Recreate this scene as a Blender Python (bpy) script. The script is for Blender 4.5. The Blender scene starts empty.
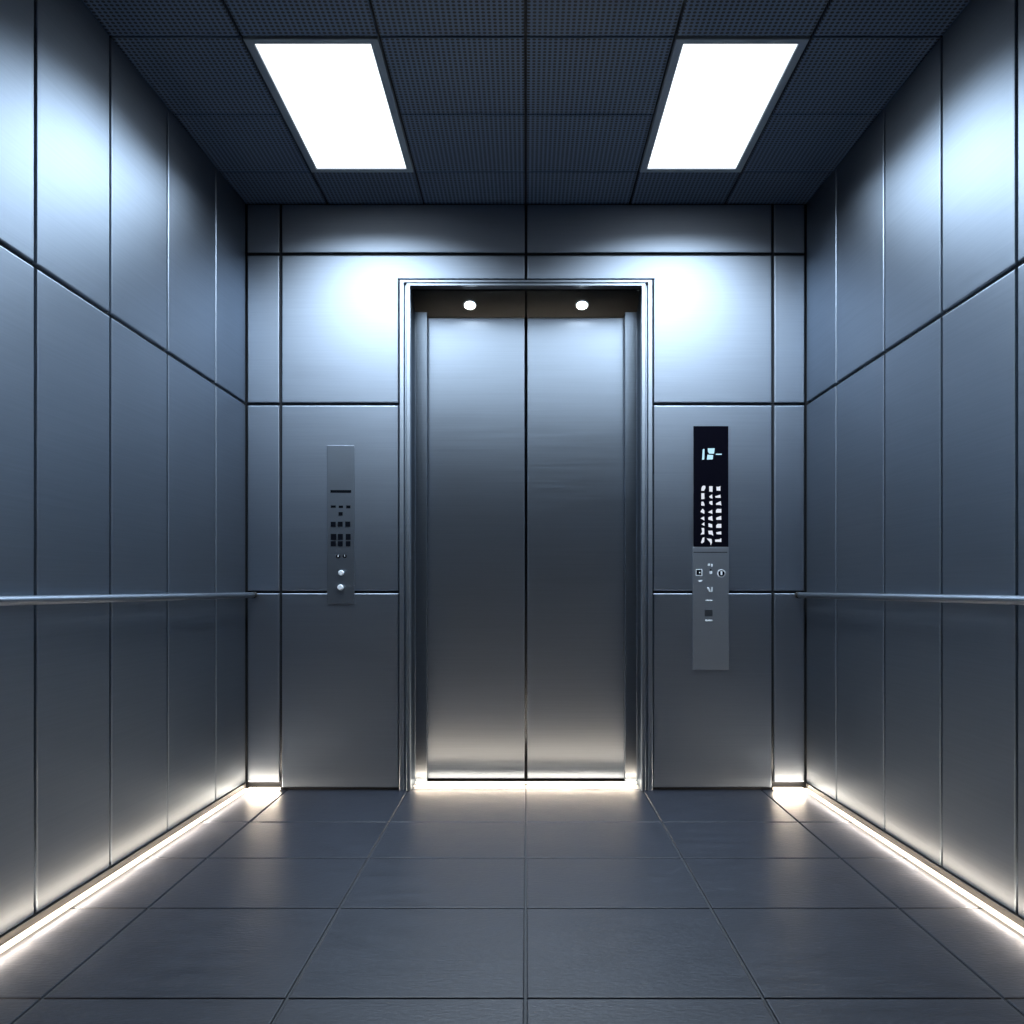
import bpy, bmesh, math
from mathutils import Vector, Matrix

sc = bpy.context.scene
COL = sc.collection

# ------------------------------------------------------------------ measures
F = 930.0                      # focal length in pixels of the 1024 frame
Y0 = 3.644                     # distance camera - front wall
S = F / Y0                     # pixels per metre on the front wall
CZ = 202.0 / S                 # camera height (floor at 0)
H = CZ + 385.0 / S             # ceiling height
K = 0.031                      # the side walls open slightly towards the camera
XB = 280.0 / S                 # half width at the front wall
YE = -0.45                     # rear end of the car
RD = 0.155                     # depth of the door recess
YD = Y0 + RD
def bx(px): return (px - 526.0) / S
def bz(py): return CZ + (588.0 - py) / S
def xw(y): return XB + K * (Y0 - y)

# ------------------------------------------------------------------ materials
def new_mat(name):
    m = bpy.data.materials.new(name); m.use_nodes = True
    nt = m.node_tree
    b = nt.nodes['Principled BSDF']
    return m, nt, b

def brushed(name, col, av, ah, amp=0.03, matt=.03):
    """satin steel: an anisotropic gloss whose streaks run vertically, with faint horizontal brush lines"""
    # av, ah: width of the gloss lobe up-down and sideways
    rough = (av * ah) ** .25; k = (ah / av) ** .5
    aniso = k - 1 if k <= 1 else 1 - 1 / k
    m, nt, b = new_mat(name)
    nt.nodes.remove(b)
    out = [n for n in nt.nodes if n.type == 'OUTPUT_MATERIAL'][0]
    b = nt.nodes.new('ShaderNodeBsdfAnisotropic'); b.distribution = 'BECKMANN'
    b.inputs['Anisotropy'].default_value = aniso
    tc = nt.nodes.new('ShaderNodeTexCoord')
    mp = nt.nodes.new('ShaderNodeMapping')
    mp.inputs['Scale'].default_value = (3, 3, 260)
    nz = nt.nodes.new('ShaderNodeTexNoise'); nz.inputs['Scale'].default_value = 1.0
    nz.inputs['Detail'].default_value = 3
    nt.links.new(tc.outputs['Object'], mp.inputs['Vector'])
    nt.links.new(mp.outputs['Vector'], nz.inputs['Vector'])
    mr = nt.nodes.new('ShaderNodeMapRange')
    mr.inputs['To Min'].default_value = rough - amp; mr.inputs['To Max'].default_value = rough + amp
    nt.links.new(nz.outputs['Fac'], mr.inputs['Value'])
    nt.links.new(mr.outputs['Result'], b.inputs['Roughness'])
    mx = nt.nodes.new('ShaderNodeMix'); mx.data_type = 'RGBA'
    mx.inputs['A'].default_value = (*[c * .92 for c in col], 1)
    mx.inputs['B'].default_value = (*[min(1, c * 1.08) for c in col], 1)
    nt.links.new(nz.outputs['Fac'], mx.inputs['Factor'])
    nt.links.new(mx.outputs['Result'], b.inputs['Color'])
    cv = nt.nodes.new('ShaderNodeCombineXYZ'); cv.inputs['Z'].default_value = 1
    nt.links.new(cv.outputs['Vector'], b.inputs['Tangent'])
    df = nt.nodes.new('ShaderNodeBsdfDiffuse'); df.inputs['Color'].default_value = (.48, .52, .58, 1)
    ms = nt.nodes.new('ShaderNodeMixShader'); ms.inputs[0].default_value = matt
    nt.links.new(b.outputs['BSDF'], ms.inputs[1]); nt.links.new(df.outputs['BSDF'], ms.inputs[2])
    nt.links.new(ms.outputs['Shader'], out.inputs['Surface'])
    return m

def plain(name, col, rough=.5, metal=0.0, spec=.5):
    m, nt, b = new_mat(name)
    b.inputs['Base Color'].default_value = (*col, 1)
    b.inputs['Roughness'].default_value = rough
    b.inputs['Metallic'].default_value = metal
    b.inputs['Specular IOR Level'].default_value = spec
    nz = nt.nodes.new('ShaderNodeTexNoise'); nz.inputs['Scale'].default_value = 60
    mr = nt.nodes.new('ShaderNodeMapRange')
    mr.inputs['To Min'].default_value = max(.02, rough - .04); mr.inputs['To Max'].default_value = rough + .04
    nt.links.new(nz.outputs['Fac'], mr.inputs['Value'])
    nt.links.new(mr.outputs['Result'], b.inputs['Roughness'])
    return m

def glow(name, col, strength):
    m, nt, b = new_mat(name)
    b.inputs['Base Color'].default_value = (.06, .06, .06, 1)
    b.inputs['Emission Color'].default_value = (*col, 1)
    b.inputs['Emission Strength'].default_value = strength
    return m

STEELC = (.36, .415, .48)
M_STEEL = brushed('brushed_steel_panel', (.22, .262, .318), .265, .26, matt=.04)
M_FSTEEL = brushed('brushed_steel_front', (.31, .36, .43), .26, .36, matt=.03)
M_DOOR = brushed('brushed_steel_door', (.36, .42, .50), .18, .32, matt=.032)
M_PLATE = brushed('brushed_steel_plate', (.25, .29, .34), .25, .34, matt=.035)
M_KEYPLATE = brushed('brushed_steel_key_plate', (.38, .42, .47), .25, .30, matt=.11)
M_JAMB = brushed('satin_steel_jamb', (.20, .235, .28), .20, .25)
M_FRAME = brushed('satin_steel_frame', (.36, .41, .47), .27, .27)
M_RAIL = plain('polished_rail', (.40, .44, .49), .30, 1.0)
M_DARK = plain('dark_groove', (.006, .008, .012), .6)
M_TRIM = plain('dark_trim', (.05, .047, .045), .4, .6)
M_BLACK = plain('black_button', (.004, .005, .008), .15, 0, .2)
M_GLASS = plain('black_display_glass', (.003, .003, .006), .10, 0, .2)
M_CHROME = plain('bright_satin_key', (.80, .84, .88), .3, .25)
M_LFRAME = plain('lamp_frame_metal', (.30, .37, .45), .45, .3)
M_REAR = plain('dark_tinted_glass', (.010, .013, .020), .12)
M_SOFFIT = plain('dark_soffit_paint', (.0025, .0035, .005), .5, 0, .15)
M_GRID = plain('ceiling_grid_metal', (.004, .005, .008), .5, .3)

DOWN_W = 30.0
LAMP_W, LAMP_SPREAD = 31.0, 144
UP_W = 5.2
LED_W, LED_SPREAD, LED_TILT = 5.5, 92, 30      # watts per metre
COOL = (.74, .87, 1.0)
WARM = (1.0, .83, .63)
M_LAMP = glow('lamp_diffuser_light', (.92, .97, 1.0), 1.6)
M_SPOT = glow('downlight_lens_light', (.88, .95, 1.0), 120.0)
M_LED = glow('led_strip_light', WARM, 5.0)
M_BTN = glow('lit_button', (.86, .90, 1.0), .8)
M_READ = glow('lit_readout', (.46, .80, 1.0), .95)

def ceiling_mat():
    m, nt, b = new_mat('perforated_ceiling_tile')
    tc = nt.nodes.new('ShaderNodeTexCoord')
    sp = nt.nodes.new('ShaderNodeSeparateXYZ'); nt.links.new(tc.outputs['Object'], sp.inputs['Vector'])
    def mth(op, a, bb=None):
        n = nt.nodes.new('ShaderNodeMath'); n.operation = op
        for i, v in enumerate((a, bb)):
            if v is None: continue
            if isinstance(v, (int, float)): n.inputs[i].default_value = v
            else: nt.links.new(v, n.inputs[i])
        return n.outputs[0]
    P = 0.0150
    d = []
    for ax in ('X', 'Y'):
        f = mth('FRACT', mth('DIVIDE', sp.outputs[ax], P))
        f = mth('SUBTRACT', f, .5)
        d.append(mth('MULTIPLY', f, f))
    r = mth('SQRT', mth('ADD', d[0], d[1]))
    hole = mth('LESS_THAN', r, .33)
    nz = nt.nodes.new('ShaderNodeTexNoise'); nz.inputs['Scale'].default_value = 30
    mx = nt.nodes.new('ShaderNodeMix'); mx.data_type = 'RGBA'
    mx.inputs['A'].default_value = (.095, .155, .260, 1); mx.inputs['B'].default_value = (.003, .005, .010, 1)
    nt.links.new(hole, mx.inputs['Factor'])
    nt.links.new(mx.outputs['Result'], b.inputs['Base Color'])
    bp = nt.nodes.new('ShaderNodeBump'); bp.inputs['Strength'].default_value = .5; bp.inputs['Distance'].default_value = .002
    nt.links.new(mth('SUBTRACT', 1, hole), bp.inputs['Height'])
    nt.links.new(bp.outputs['Normal'], b.inputs['Normal'])
    b.inputs['Roughness'].default_value = .5
    return m
M_CEIL = ceiling_mat()

def floor_mat():
    m, nt, b = new_mat('slate_floor_tile')
    tc = nt.nodes.new('ShaderNodeTexCoord')
    n1 = nt.nodes.new('ShaderNodeTexNoise'); n1.inputs['Scale'].default_value = 9; n1.inputs['Detail'].default_value = 9; n1.inputs['Roughness'].default_value = .7
    mp = nt.nodes.new('ShaderNodeMapping'); mp.inputs['Scale'].default_value = (1, 2.4, 1)
    nt.links.new(tc.outputs['Object'], mp.inputs['Vector']); nt.links.new(mp.outputs['Vector'], n1.inputs['Vector'])
    mx = nt.nodes.new('ShaderNodeMix'); mx.data_type = 'RGBA'
    mx.inputs['A'].default_value = (.002, .0025, .005, 1); mx.inputs['B'].default_value = (.024, .028, .040, 1)
    nt.links.new(n1.outputs['Fac'], mx.inputs['Factor']); nt.links.new(mx.outputs['Result'], b.inputs['Base Color'])
    n2 = nt.nodes.new('ShaderNodeTexNoise'); n2.inputs['Scale'].default_value = 55; n2.inputs['Detail'].default_value = 6
    nt.links.new(mp.outputs['Vector'], n2.inputs['Vector'])
    bp = nt.nodes.new('ShaderNodeBump'); bp.inputs['Strength'].default_value = .32; bp.inputs['Distance'].default_value = .003
    nt.links.new(n2.outputs['Fac'], bp.inputs['Height']); nt.links.new(bp.outputs['Normal'], b.inputs['Normal'])
    mr = nt.nodes.new('ShaderNodeMapRange'); mr.inputs['To Min'].default_value = .34; mr.inputs['To Max'].default_value = .50
    nt.links.new(n1.outputs['Fac'], mr.inputs['Value']); nt.links.new(mr.outputs['Result'], b.inputs['Roughness'])
    b.inputs['Specular IOR Level'].default_value = .35
    return m
M_FLOOR = floor_mat()
M_GROUT = plain('floor_grout', (.012, .014, .018), .7)

# ------------------------------------------------------------------ geometry helpers
def obj(name, bm, mats, parent=None, loc=None):
    me = bpy.data.meshes.new(name)
    bmesh.ops.recalc_face_normals(bm, faces=bm.faces)
    bm.to_mesh(me); bm.free()
    for m in (mats if isinstance(mats, (list, tuple)) else [mats]): me.materials.append(m)
    o = bpy.data.objects.new(name, me); COL.objects.link(o)
    if loc is not None: o.location = loc
    if parent is not None:
        o.parent = parent
    return o

def empty(name, loc=(0, 0, 0)):
    o = bpy.data.objects.new(name, None); COL.objects.link(o); o.location = loc
    o.empty_display_size = .05
    return o

def tag(o, label=None, cat=None, group=None, kind=None):
    if label: o['label'] = label
    if cat: o['category'] = cat
    if group: o['group'] = group
    if kind: o['kind'] = kind
    return o

def box(bm, x0, x1, y0, y1, z0, z1, mi=0):
    vs = [bm.verts.new((x, y, z)) for x in (x0, x1) for y in (y0, y1) for z in (z0, z1)]
    for f in ((0, 1, 3, 2), (4, 6, 7, 5), (0, 4, 5, 1), (2, 3, 7, 6), (0, 2, 6, 4), (1, 5, 7, 3)):
        bm.faces.new([vs[i] for i in f]).material_index = mi

def bevel_box(bm, x0, x1, y0, y1, z0, z1, b=.002, seg=2):
    t = bmesh.new(); box(t, x0, x1, y0, y1, z0, z1)
    bmesh.ops.bevel(t, geom=list(t.edges), offset=b, segments=seg, affect='EDGES', profile=.5)
    me = bpy.data.meshes.new('t'); t.to_mesh(me); t.free(); bm.from_mesh(me); bpy.data.meshes.remove(me)

def inset(poly, d):
    n = len(poly); area = sum(poly[i][0] * poly[(i + 1) % n][1] - poly[(i + 1) % n][0] * poly[i][1] for i in range(n))
    s = 1 if area > 0 else -1
    out = []
    for i in range(n):
        p0, p1, p2 = poly[i - 1], poly[i], poly[(i + 1) % n]
        e1 = Vector((p1[0] - p0[0], p1[1] - p0[1])).normalized(); e2 = Vector((p2[0] - p1[0], p2[1] - p1[1])).normalized()
        n1 = Vector((-e1.y, e1.x)) * s; n2 = Vector((-e2.y, e2.x)) * s
        k = d / max(.3, 1 + n1.dot(n2))
        out.append((p1[0] + (n1.x + n2.x) * k, p1[1] + (n1.y + n2.y) * k))
    return out

def slab(bm, poly, frame, n0, n1, b=.003, mi=0):
    """polygon plate standing on a plane: frame maps (u, v, n) to a point; the front edge is rounded"""
    rings = [[frame(u, v, n0) for u, v in poly], [frame(u, v, n1 - b) for u, v in poly]]
    for t in (math.pi / 6, math.pi / 3, math.pi / 2):
        rings.append([frame(u, v, n1 - b + b * math.sin(t)) for u, v in inset(poly, b * (1 - math.cos(t)))])
    vr = [[bm.verts.new(p) for p in r] for r in rings]
    n = len(poly)
    for a, c in zip(vr, vr[1:]):
        for i in range(n):
            bm.faces.new((a[i], a[(i + 1) % n], c[(i + 1) % n], c[i])).material_index = mi
    bm.faces.new(vr[-1]).material_index = mi
    bm.faces.new(list(reversed(vr[0]))).material_index = mi

def rect(u0, u1, v0, v1): return [(u0, v0), (u1, v0), (u1, v1), (u0, v1)]

def tube(bm, pts, r, seg=20, cap=True):
    rings = []
    for i, p in enumerate(pts):
        a = Vector(pts[max(i - 1, 0)]); c = Vector(pts[min(i + 1, len(pts) - 1)])
        d = (c - a).normalized()
        up = Vector((0, 0, 1)) if abs(d.z) < .9 else Vector((1, 0, 0))
        s = d.cross(up).normalized(); t = s.cross(d).normalized()
        rr = r[i] if isinstance(r, (list, tuple)) else r
        rings.append([bm.verts.new(Vector(p) + (s * math.cos(k * 2 * math.pi / seg) + t * math.sin(k * 2 * math.pi / seg)) * rr) for k in range(seg)])
    for a, c in zip(rings, rings[1:]):
        for k in range(seg):
            f = bm.faces.new((a[k], a[(k + 1) % seg], c[(k + 1) % seg], c[k])); f.smooth = True
    if cap:
        bm.faces.new(rings[0]); bm.faces.new(rings[-1])

def disc_poly(u, v, r, n=24): return [(u + r * math.cos(2 * math.pi * k / n), v + r * math.sin(2 * math.pi * k / n)) for k in range(n)]

# frames (u, v, n) -> world; n points into the car
PT = .012                                             # panel thickness
def front(u, v, n): return (u, Y0 - n, v)             # n = 0 is the panels' front face
D_ = math.sqrt(1 + K * K)
def left(u, v, n): return (-xw(u) + n / D_, u + n * K / D_, v)
def right(u, v, n): return (xw(u) - n / D_, u + n * K / D_, v)

G = .0053                                             # half of a seam
# ------------------------------------------------------------------ front wall
wf = bmesh.new()
T = .10
def wallpoly(bm, pts, y0, y1):
    vs0 = [bm.verts.new((x, y0, z)) for x, z in pts]; vs1 = [bm.verts.new((x, y1, z)) for x, z in pts]
    n = len(pts)
    bm.faces.new(vs0); bm.faces.new(vs1)
    for i in range(n): bm.faces.new((vs0[i], vs0[(i + 1) % n], vs1[(i + 1) % n], vs1[i]))
OPX, OPZ = bx(641), bz(287)                           # door opening
FOX, FOZ = bx(652.3), bz(280.4)                       # outer edge of the door frame
wallpoly(wf, [(-XB - .1, 0), (-OPX - .015, 0), (-OPX - .015, OPZ + .015), (OPX + .015, OPZ + .015), (OPX + .015, 0), (XB + .1, 0), (XB + .1, H), (-XB - .1, H)], Y0 + PT, Y0 + PT + .05)
wall_front = tag(obj('wall_front', wf, M_DARK), kind='structure')
z254, z404, z592 = bz(254), bz(404), bz(592)
x280, x773 = bx(280.5), bx(773)
LB = .026                                             # bottom edge of panels over a light strip
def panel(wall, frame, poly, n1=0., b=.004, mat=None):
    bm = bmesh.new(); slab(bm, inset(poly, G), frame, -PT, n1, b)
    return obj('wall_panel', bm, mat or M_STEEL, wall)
for s, xs, xf in ((-1, -x280, FOX), (1, x773, FOX)):
    def mir(p): return [(s * u, v) for u, v in (p if s > 0 else p)][::s]
    for z0, z1 in ((LB, z592), (z592, z404), (z404, z254), (z254, H)):
        panel(wall_front, front, mir(rect(xs, XB, z0, z1)), mat=M_FSTEEL)
    panel(wall_front, front, mir(rect(0, xs, z254, H)), mat=M_FSTEEL)
    panel(wall_front, front, mir([(0, FOZ), (xf, FOZ), (xf, z404), (xs, z404), (xs, z254), (0, z254)]), mat=M_FSTEEL)
    panel(wall_front, front, mir(rect(xf, xs, z592, z404)), mat=M_FSTEEL)
    panel(wall_front, front, mir(rect(xf, xs, .004, z592)), mat=M_FSTEEL)

# ------------------------------------------------------------------ door frame, recess, doors
def sweep(bm, prof, sx, sz):
    """prof: (d, n) with d = distance outwards from the opening edge"""
    rows = []
    for d, n in prof:
        x = OPX + d; z = OPZ + d * sz
        rows.append([bm.verts.new(p) for p in ((-x, Y0 - n, 0), (-x, Y0 - n, z), (x, Y0 - n, z), (x, Y0 - n, 0))])
    for a, c in zip(rows, rows[1:]):
        for i in range(3): bm.faces.new((a[i], a[i + 1], c[i + 1], c[i]))
fb = bmesh.new()
d0, d1, d2 = FOX - OPX, 6.6 / S, 4.4 / S
R_ = .0025
sweep(fb, [(d0, -PT), (d0, .006), (d0 - R_, .0085), (d1 + R_, .0085), (d1, .006), (d1 - .002, -.006), (d2 + .002, -.006), (d2, .012), (d2 - R_, .0155), (R_, .0155), (0, .012), (0, -PT), (0, -.03), (.012, -.03), (.012, -PT)], 1, (FOZ - OPZ) / (FOX - OPX))
frame_o = tag(obj('trim_1', fb, M_FRAME), kind='structure')

JX = 98.0 / F * YD                                   # inner end of the splayed jambs
SZ = CZ + 270.0 / F * YD
YS = Y0 + .122
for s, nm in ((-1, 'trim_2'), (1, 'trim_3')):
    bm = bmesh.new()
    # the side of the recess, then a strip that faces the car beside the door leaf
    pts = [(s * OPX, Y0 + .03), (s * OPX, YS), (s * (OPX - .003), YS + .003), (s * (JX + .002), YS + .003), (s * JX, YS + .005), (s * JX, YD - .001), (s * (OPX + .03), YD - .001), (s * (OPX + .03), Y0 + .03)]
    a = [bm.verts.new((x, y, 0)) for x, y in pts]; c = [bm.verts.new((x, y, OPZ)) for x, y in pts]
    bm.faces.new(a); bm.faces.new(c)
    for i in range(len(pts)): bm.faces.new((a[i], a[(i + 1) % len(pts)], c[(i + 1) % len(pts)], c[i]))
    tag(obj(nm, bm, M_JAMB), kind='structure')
# soffit over the doors, in two halves with a seam
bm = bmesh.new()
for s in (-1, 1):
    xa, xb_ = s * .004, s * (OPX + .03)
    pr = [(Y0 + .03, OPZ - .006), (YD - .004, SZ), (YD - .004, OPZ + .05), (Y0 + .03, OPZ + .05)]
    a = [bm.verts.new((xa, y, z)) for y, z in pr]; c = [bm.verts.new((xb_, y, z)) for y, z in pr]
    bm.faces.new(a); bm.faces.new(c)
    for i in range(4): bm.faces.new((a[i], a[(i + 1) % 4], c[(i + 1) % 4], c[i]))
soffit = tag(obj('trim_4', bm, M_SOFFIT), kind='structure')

def door_frame(u, v, n): return (u, YD - n, v)
for s, nm in ((-1, 'door_1'), (1, 'door_2')):
    bm = bmesh.new()
    slab(bm, [(s * u, v) for u, v in rect(.0055, .47, .012, OPZ + .02)], door_frame, -.035, 0, .004)
    tag(obj(nm, bm, M_DOOR), kind='structure')
# dark shaft behind the gap between the doors
bm = bmesh.new(); box(bm, -.6, .6, YD + .045, YD + .06, 0, OPZ + .1)
tag(obj('wall_shaft', bm, M_DARK), kind='structure')

# ------------------------------------------------------------------ side walls
seam_y = [1.79, 2.168, 2.534, 2.908, 3.319, Y0]
for nm, fr, s in (('wall_left', left, -1), ('wall_right', right, 1)):
    bm = bmesh.new()
    slab(bm, rect(YE, Y0 + .06, 0, H), fr, -PT - .05, -PT, .001)
    w = tag(obj(nm, bm, M_DARK), kind='structure')
    cols = [YE, 0.67] + seam_y
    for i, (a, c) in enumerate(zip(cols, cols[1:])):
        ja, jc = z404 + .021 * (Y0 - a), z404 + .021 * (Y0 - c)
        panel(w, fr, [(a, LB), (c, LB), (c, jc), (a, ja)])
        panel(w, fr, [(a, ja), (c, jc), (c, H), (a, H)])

# rear wall of the car (behind the viewer)
def rear(u, v, n): return (u, YE + n, v)
bm = bmesh.new(); slab(bm, rect(-xw(YE) - .05, xw(YE) + .05, 0, H), rear, -.06, 0, .001)
w = tag(obj('wall_back', bm, M_DARK), kind='structure')
for a, c in ((-xw(YE) + .02, -.42), (-.42, .42), (.42, xw(YE) - .02)):
    bm = bmesh.new(); slab(bm, inset(rect(a, c, .01, H - .005), G), rear, .001, .012, .003)
    obj('wall_panel', bm, M_REAR, w)

# ------------------------------------------------------------------ floor
bm = bmesh.new()
xe = xw(YE) + .05
box(bm, -xe, xe, YE - .06, YD + .06, -.08, -.004, 1)
rows_y = [YE, -.03, .435, .90, 1.36, 1.795, 2.300, 2.726, 3.146, Y0 + .004, YD + .05]
cols_x = [-xe, -.935, -.462, -.001, .458, .922, xe]
g = .0028
def flr(u, v, n): return (u, v, n)
for ya, yb in zip(rows_y, rows_y[1:]):
    for xa, xb_ in zip(cols_x, cols_x[1:]):
        slab(bm, inset(rect(xa, xb_, ya, yb), g), flr, -.006, 0, .0030)
floor = tag(obj('floor', bm, [M_FLOOR, M_GROUT]), kind='structure')

# ------------------------------------------------------------------ ceiling
cr = [YE, .04, .46, .878, 1.295, 1.712, 2.129, 2.546, 2.963, 3.373, Y0 + .02]
cc = [-xe, -.78, -.402, -.001, .408, .782, xe]
bm = bmesh.new(); box(bm, -xe, xe, YE - .06, Y0 + .06, H + .012, H + .10)
ceiling = tag(obj('ceiling', bm, M_GRID), kind='structure')
def cei(u, v, n): return (u, v, H - n)
for ya, yb in zip(cr, cr[1:]):
    if yb < 1.8 and ya > YE: continue
    if ya == YE: yb = 1.712
    for i, (xa, xb_) in enumerate(zip(cc, cc[1:])):
        if i in (1, 4) and 2.5 < ya < 3.3: continue
        if i == 0: xa = -xw(ya) - .01
        if i == 5: xb_ = xw(ya) + .01
        bm = bmesh.new(); slab(bm, inset(rect(xa, xb_, ya, yb), .004), cei, -.012, 0, .002)
        obj('ceiling_tile', bm, M_CEIL, ceiling)

# ------------------------------------------------------------------ ceiling lamps
for xa, xb_, lab in ((-.78, -.402, 'bright white rectangular ceiling lamp on the side with the small plain steel call panel'),
                     (.408, .782, 'bright white rectangular ceiling lamp on the side with the lit black display')):
    ya, yb = 2.546, 3.373
    t = tag(empty('ceiling_lamp', ((xa + xb_) / 2, (ya + yb) / 2, H)), lab, 'ceiling lamp', 'ceiling lamps')
    cx, cy = (xa + xb_) / 2, (ya + yb) / 2
    def loc(u, v, n): return (u - cx, v - cy, -n)
    bm = bmesh.new()
    fw = .024
    o_ = inset(rect(xa, xb_, ya, yb), .004); i_ = inset(o_, fw)
    def ring(p, n): return [bm.verts.new(loc(u, v, n)) for u, v in p]
    rs = [ring(o_, -.012), ring(o_, .002), ring(inset(o_, .002), .004), ring(inset(i_, -.002), .004), ring(i_, .002), ring(i_, -.012)]
    for a, c in zip(rs, rs[1:]):
        for k in range(4): bm.faces.new((a[k], a[(k + 1) % 4], c[(k + 1) % 4], c[k]))
    obj('lamp_frame', bm, M_LFRAME, t)
    bm = bmesh.new(); slab(bm, inset(i_, .0005), loc, -.011, 0, .001)
    obj('lamp_diffuser', bm, M_LAMP, t)
    ld = bpy.data.lights.new('lamp_beam', 'AREA'); ld.shape = 'RECTANGLE'
    ld.size, ld.size_y = xb_ - xa - .07, yb - ya - .07
    ld.energy, ld.color, ld.spread = LAMP_W, COOL, math.radians(LAMP_SPREAD)
    lo = bpy.data.objects.new('lamp_beam', ld); COL.objects.link(lo); lo.parent = t; lo.location = (0, 0, -.006)

# ------------------------------------------------------------------ downlights in the soffit
sl = math.atan2(OPZ - .006 - SZ, RD - .03)
for px, lab in ((470, 'small round downlight above the door leaf nearest the plain steel call panel'),
                (582, 'small round downlight above the door leaf nearest the lit black display')):
    y = 3.735; x = (px - 526) / F * y
    z = OPZ - .006 + (SZ - OPZ + .006) * (y - Y0 - .03) / (YD - .004 - Y0 - .03)
    t = tag(empty('downlight', (x, y, z - .0005)), lab, 'downlight', 'downlights over the doors')
    t.rotation_euler = (-sl, 0, 0)
    def loc(u, v, n): return (u, v, -n)
    bm = bmesh.new()
    prof = [(.027, 0), (.027, .0025), (.025, .004), (.021, .004), (.0195, .002), (.0195, 0)]
    rs = [[bm.verts.new((r * math.cos(k * math.pi / 16), r * math.sin(k * math.pi / 16), -n)) for k in range(32)] for r, n in prof]
    for a, c in zip(rs, rs[1:]):
        for k in range(32): bm.faces.new((a[k], a[(k + 1) % 32], c[(k + 1) % 32], c[k]))
    obj('trim_ring', bm, M_CHROME, t)
    bm = bmesh.new(); slab(bm, disc_poly(0, 0, .019, 32), loc, 0, .002, .001)
    obj('lens', bm, M_SPOT, t)
    ld = bpy.data.lights.new('downlight_beam', 'SPOT'); ld.energy = DOWN_W; ld.color = COOL
    ld.spot_size = math.radians(64); ld.spot_blend = .8; ld.shadow_soft_size = .017
    lo = bpy.data.objects.new('downlight_beam', ld); COL.objects.link(lo); lo.parent = t
    lo.location = (0, 0, -.02); lo.rotation_euler = (math.radians(-27) + sl, 0, 0)

# ------------------------------------------------------------------ light strips and skirting
def sill(u, v, n): return (u, YS + .001 - n, v)
def strip(name, frame, u0, u1, w, h, label, group=None, power=1.0, up=((1.0, 103.5, 25), (.12, 122, 80))):
    bm = bmesh.new(); slab(bm, rect(u0, u1, .0005, h), frame, -.008, w, .003)
    o = tag(obj(name, bm, M_LED), label, 'light strip', group)
    a, c = Vector(frame(u0, 0, 0)), Vector(frame(u1, 0, 0))
    nrm = (Vector(frame(u0, 0, 1)) - a).normalized()
    X = (c - a).normalized(); L = (c - a).length
    k = max(1, round(L / .5))
    for tilt, watts, spread, nn, zz in [(-LED_TILT, power * LED_W, LED_SPREAD, w + .002, h + .010)] + [(t_, UP_W * p_, s_, w + .002, h + .002) for p_, t_, s_ in up]:
        t = math.radians(tilt)
        d = nrm * math.cos(t) + Vector((0, 0, 1)) * math.sin(t)
        Z = -d; Y = Z.cross(X)
        for q in range(k):
            m = a + X * L * (q + .5) / k + nrm * nn + Vector((0, 0, zz))
            ld = bpy.data.lights.new('strip_beam', 'AREA'); ld.shape = 'RECTANGLE'
            ld.size, ld.size_y = L / k, .006
            ld.energy, ld.color, ld.spread = watts * L / k, WARM, math.radians(spread)
            lo = bpy.data.objects.new('strip_beam', ld); COL.objects.link(lo); lo.parent = o
            lo.matrix_world = Matrix(((X.x, Y.x, Z.x, m.x), (X.y, Y.y, Z.y, m.y), (X.z, Y.z, Z.z, m.z), (0, 0, 0, 1)))
    return o
for nm, fr, lab in (('baseboard_left', left, 'side wall beside the plain steel call panel'), ('baseboard_right', right, 'side wall beside the lit black display')):
    bm = bmesh.new(); slab(bm, rect(YE + .03, Y0 - .012, .011, LB + .004), fr, -PT, .004, .001)
    tag(obj(nm, bm, M_TRIM), kind='structure')
    strip('light_strip', fr, .60, Y0 - .012, .012, .009, 'long light strip along the foot of the ' + lab, 'warm light strips')
for s, lab in ((-1, 'short light strip at the foot of the corner panel past the plain steel call panel'), (1, 'short light strip at the foot of the corner panel past the lit black display')):
    xs = x280 if s < 0 else x773
    u = sorted((s * (abs(xs) + .002), s * (XB - .012)))
    strip('light_strip', front, u[0], u[1], .011, .009, lab, 'warm light strips', .6)
strip('light_strip', sill, -OPX + .003, OPX - .003, .006, .006, 'warm white light strip along the sill at the foot of the double doors', 'warm light strips', .16, ((1.6, 104, 32), (.5, 109, 42), (.045, 130, 84)))

# ------------------------------------------------------------------ handrails
for s, fr, lab in ((-1, left, 'slim round steel handrail on the side wall beside the plain steel call panel'),
                   (1, right, 'slim round steel handrail on the side wall beside the lit black display')):
    t = tag(empty('handrail', fr(2.0, .768, 0)), lab, 'handrail', 'steel handrails')
    L = Vector(fr(2.0, .768, 0))
    def rl(u, v, n): return Vector(fr(u, v, n)) - L
    NR, ZR = .034, CZ - .0275
    bm = bmesh.new(); tube(bm, [rl(u, ZR, NR) for u in (YE + .2, 1, 2, 3, Y0 - .028)], .0105, 24)
    obj('rail', bm, M_RAIL, t)
    bm = bmesh.new(); tube(bm, [rl(u, ZR, NR) for u in (Y0 - .028, Y0 - .006, Y0 - .001)], [.0125, .0125, .012], 24)
    obj('end_cap', bm, M_TRIM, t)
    for u in (.3, 1.6, 2.72, 3.48):
        bm = bmesh.new(); tube(bm, [rl(u, ZR, 0), rl(u, ZR, .003), rl(u, ZR, .0031), rl(u, ZR, NR - .005)], [.0095, .0095, .005, .005], 16)
        obj('bracket', bm, M_RAIL, t)

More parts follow.
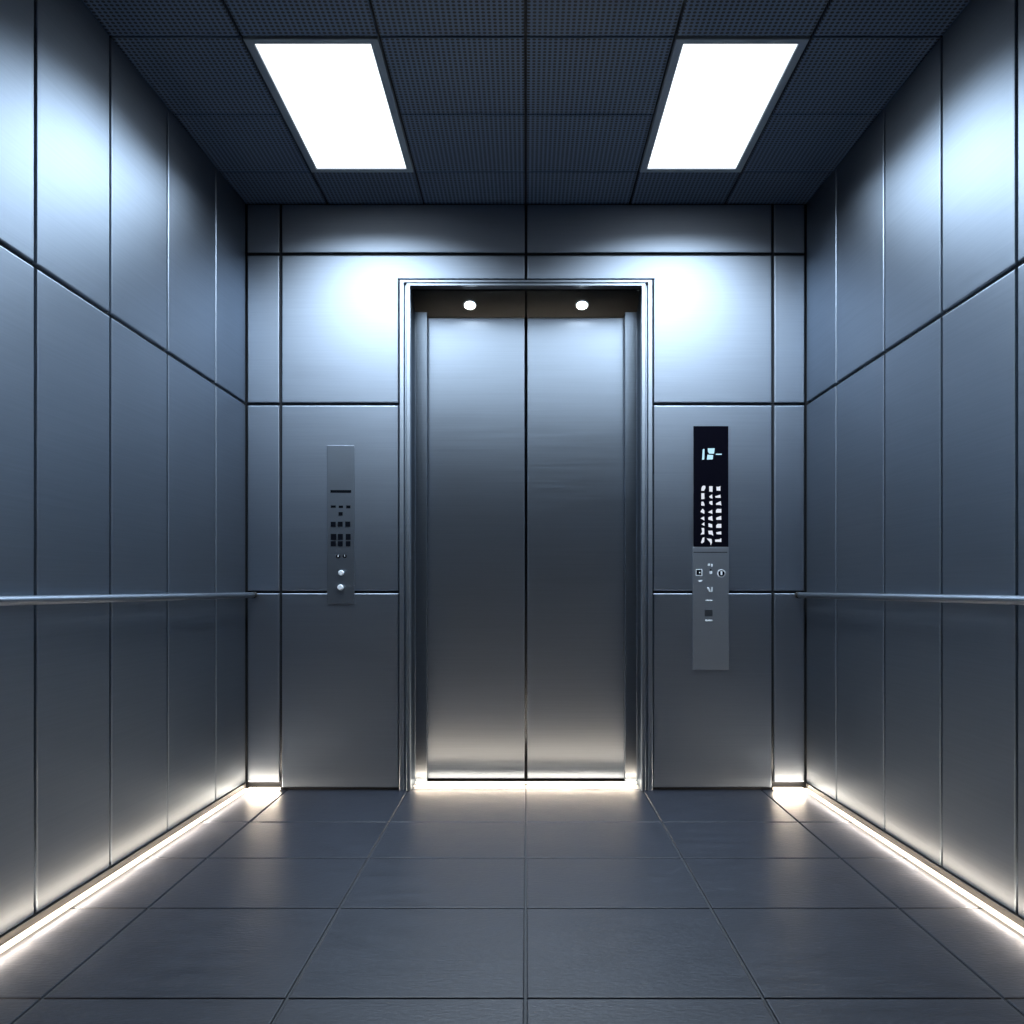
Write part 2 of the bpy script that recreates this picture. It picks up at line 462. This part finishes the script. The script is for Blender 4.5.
# ------------------------------------------------------------------ control panels
class Plate:
    def __init__(self, name, px, py, label, cat, group=None):
        self.o = Vector(front(bx(px), bz(py), 0))
        self.t = tag(empty(name, self.o), label, cat, group)
    def fr(self, u, v, n): return Vector(front(u, v, n)) - self.o
    def poly(self, name, pts, n0, n1, mat, b=.0008, parent=None, label=None):
        p = [(bx(x), bz(y)) for x, y in pts]
        bm = bmesh.new(); slab(bm, p, self.fr, n0, n1, b)
        o = obj(name, bm, mat, self.t if parent is None else parent)
        if label: o['label'] = label
        return o
    def rect(self, name, x0, y0, x1, y1, n0, n1, mat, b=.0008, parent=None, label=None):
        return self.poly(name, [(x0, y0), (x1, y0), (x1, y1), (x0, y1)], n0, n1, mat, b, parent, label)
    def disc(self, name, x, y, r, n0, n1, mat, b=.0008, parent=None, label=None):
        return self.poly(name, disc_poly(x, y, r), n0, n1, mat, b, parent, label)

# plain steel call panel
P = Plate('control_panel', 341, 604, 'narrow plain steel control panel with small black buttons and no lit display', 'control panel')
P.rect('face_plate', 327.3, 445.5, 354.6, 604, -.001, .006, M_PLATE, .0015)
n0, n1 = .006, .0078
def c6(x, y): return 322 + x / 26.95, 482 + y / 26.95
def c7(x, y): return 322 + x / 26.95, 520 + y / 26.95
def c8(x, y): return 322 + x / 16.26, 545 + y / 16.26
def r2(name, cf, x0, y0, x1, y1, mat, nb=n1, **k): return P.rect(name, *cf(x0, y0), *cf(x1, y1), n0, nb, mat, .0005, **k)
r2('display_slot', c6, 235, 220, 795, 295, M_BLACK, .0066, label='thin black display slot')
for q in ((245, 635, 380, 700), (460, 640, 575, 705), (660, 635, 775, 715)): r2('indicator', c6, *q, M_BLACK, .0066)
r2('button', c6, 455, 815, 565, 910, M_BLACK)
for q in ((245, 50, 380, 185), (435, 50, 565, 185), (635, 45, 770, 185), (245, 378, 395, 540), (435, 378, 570, 540), (650, 378, 780, 540), (245, 572, 385, 712), (435, 572, 565, 712), (650, 572, 775, 712)):
    r2('button', c7, *q, M_BLACK)
for q in ((268, 185, 34), (374, 182, 32)):
    x, y = c8(q[0], q[1]); k = P.disc('key_switch', x, y, q[2] / 16.26, n0, .0085, M_BLACK)
    P.rect('key_slot', x - .3, y - 1.5, x + .5, y + .6, .0085, .0092, M_CHROME, .0002, parent=k)
for q in ((320, 455, 44), (308, 690, 48)):
    x, y = c8(q[0], q[1])
    k = P.disc('knob', x, y, q[2] / 16.26, n0, .018, M_CHROME, .004)

# tall panel with lit display
P = Plate('control_panel', 710.5, 670, 'tall control panel with a lit black display over a steel key plate', 'control panel')
P.rect('display_panel', 693.3, 426.3, 728.0, 546.8, -.001, .007, M_GLASS, .001, label='black glass display panel')
P.rect('face_plate', 692.6, 547.2, 728.6, 669.8, -.001, .006, M_KEYPLATE, .0015)
disp = [c for c in P.t.children if c.name.startswith('display_panel')][0]
def cd(x, y): return 692 + x / 25.6, 436 + y / 25.6
for ps in ([(265, 350), (312, 340), (305, 610), (250, 615)],
           [(395, 322), (572, 322), (555, 458), (430, 458), (400, 410)],
           [(385, 485), (535, 495), (520, 605), (372, 610)],
           [(600, 460), (752, 460), (752, 488), (600, 488)]):
    P.poly('readout_digit' if ps[0][0] < 600 else 'readout_dash', [cd(*p) for p in ps], .007, .0074, M_READ, .0002, parent=disp)
ca = lambda x, y: (692 + x / 25.6, 480 + y / 25.6)
cb = lambda x, y: (692 + x / 25.6, 510 + y / 25.6)
BT = [(ca, [(230, 280), (235, 200), (270, 150), (330, 155), (335, 210), (300, 280)]),
      (ca, [(432, 165), (515, 165), (515, 310), (432, 300)]),
      (ca, [(615, 175), (655, 180), (680, 180), (715, 155), (718, 280), (620, 275)]),
      (ca, [(230, 345), (305, 345), (308, 490), (232, 495)]),
      (ca, [(430, 430), (505, 370), (515, 480), (455, 465)]),
      (ca, [(580, 425), (715, 380), (725, 460), (600, 458)]),
      (ca, [(235, 560), (280, 560), (308, 620), (308, 665), (225, 655)]),
      (ca, [(440, 555), (510, 540), (515, 640), (480, 640), (430, 595)]),
      (ca, [(610, 600), (725, 545), (740, 660), (715, 642), (605, 640)]),
      (ca, [(205, 820), (260, 735), (308, 790), (305, 870)]),
      (ca, [(400, 830), (505, 765), (512, 870)]),
      (ca, [(605, 780), (630, 745), (740, 745), (740, 840), (605, 840)]),
      (cb, [(210, 215), (300, 170), (308, 275)]),
      (cb, [(410, 190), (505, 155), (520, 280), (410, 250)]),
      (cb, [(612, 200), (735, 155), (740, 255), (615, 255)]),
      (cb, [(235, 370), (305, 315), (310, 410)]),
      (cb, [(412, 345), (505, 370), (510, 455), (415, 435)]),
      (cb, [(612, 395), (645, 360), (740, 360), (740, 460), (612, 460)]),
      (cb, [(235, 465), (300, 465), (305, 620), (210, 635), (255, 560)]),
      (cb, [(405, 535), (510, 530), (535, 660), (480, 630), (420, 620)]),
      (cb, [(610, 575), (735, 550), (740, 630), (620, 620)]),
      (cb, [(220, 840), (265, 710), (308, 700), (300, 820), (250, 855)]),
      (cb, [(365, 730), (490, 745), (500, 830), (472, 910), (455, 830)]),
      (cb, [(580, 760), (700, 755), (720, 730), (740, 730), (740, 820), (590, 815)])]
for cf, ps in BT:
    P.poly('floor_button', [cf(*p) for p in ps], .007, .0085, M_BTN, .0004, parent=disp)
def c4(x, y): return 690 + x / 24.38, 548 + y / 24.38
def c5(x, y): return 690 + x / 24.38, 585 + y / 24.38
def r3(name, cf, x0, y0, x1, y1, mat, na=.006, nb=.0075, **k): return P.rect(name, *cf(x0, y0), *cf(x1, y1), na, nb, mat, .0005, **k)
r3('plate_seam', c4, 80, 95, 900, 118, M_DARK, .006, .0062)
r3('indicator', c4, 430, 385, 480, 440, M_CHROME); r3('indicator', c4, 510, 385, 542, 465, M_CHROME)
k = r3('key_button', c4, 135, 520, 295, 682, M_CHROME)
r3('button_face', c4, 148, 535, 270, 660, M_BLACK, .0075, .008, parent=k)
r3('button_light', c4, 210, 585, 245, 615, M_CHROME, .008, .0083, parent=k)
r3('indicator', c4, 462, 565, 535, 635, M_CHROME); r3('indicator', c4, 478, 515, 515, 555, M_BLACK)
x, y = c4(755, 622)
k = P.disc('key_switch', x, y, 100 / 24.38, .006, .0075, M_CHROME)
P.disc('lock_barrel', x + .05, y - .2, 78 / 24.38, .0075, .009, M_BLACK, parent=k)
P.rect('key_slot', x - .9, y - 2.2, x + .9, y + 1.6, .009, .0096, M_CHROME, .0003, parent=k)
P.poly('emblem_plate', [c4(*p) for p in ((180, 782), (300, 782), (270, 830), (210, 830))], .006, .0075, M_CHROME, .0004)
P.poly('toggle', [c5(*p) for p in ((405, 70), (450, 65), (495, 165), (455, 175))], .006, .012, M_CHROME, .001)
r3('indicator', c5, 510, 50, 540, 165, M_CHROME)
r3('indicator', c5, 370, 363, 540, 392, M_CHROME)
r3('card_slot', c5, 350, 600, 540, 760, M_JAMB, .006, .0065)
r3('indicator', c5, 365, 845, 540, 885, M_CHROME)

# ------------------------------------------------------------------ camera, world, view
cam = bpy.data.cameras.new('camera'); co = bpy.data.objects.new('camera', cam); COL.objects.link(co)
co.location = (0, 0, CZ); co.rotation_euler = (math.pi / 2, 0, 0)
cam.sensor_width = 36; cam.sensor_fit = 'HORIZONTAL'; cam.lens = 36 * F / 1024
cam.shift_x = -14 / 1024; cam.shift_y = 76 / 1024
cam.clip_start = .02
sc.camera = co
wd = bpy.data.worlds.new('world'); sc.world = wd; wd.use_nodes = True
wd.node_tree.nodes['Background'].inputs['Color'].default_value = (0, 0, 0, 1)
vs = sc.view_settings
sc.display_settings.display_device = 'sRGB'
vs.view_transform = 'Standard'; vs.look = 'None'; vs.gamma = 1; vs.use_curve_mapping = False
vs.exposure = 0.0
sc.cycles.use_denoising = True
sc.cycles.max_bounces = 8; sc.cycles.glossy_bounces = 8; sc.cycles.diffuse_bounces = 4
sc.cycles.sample_clamp_indirect = 6
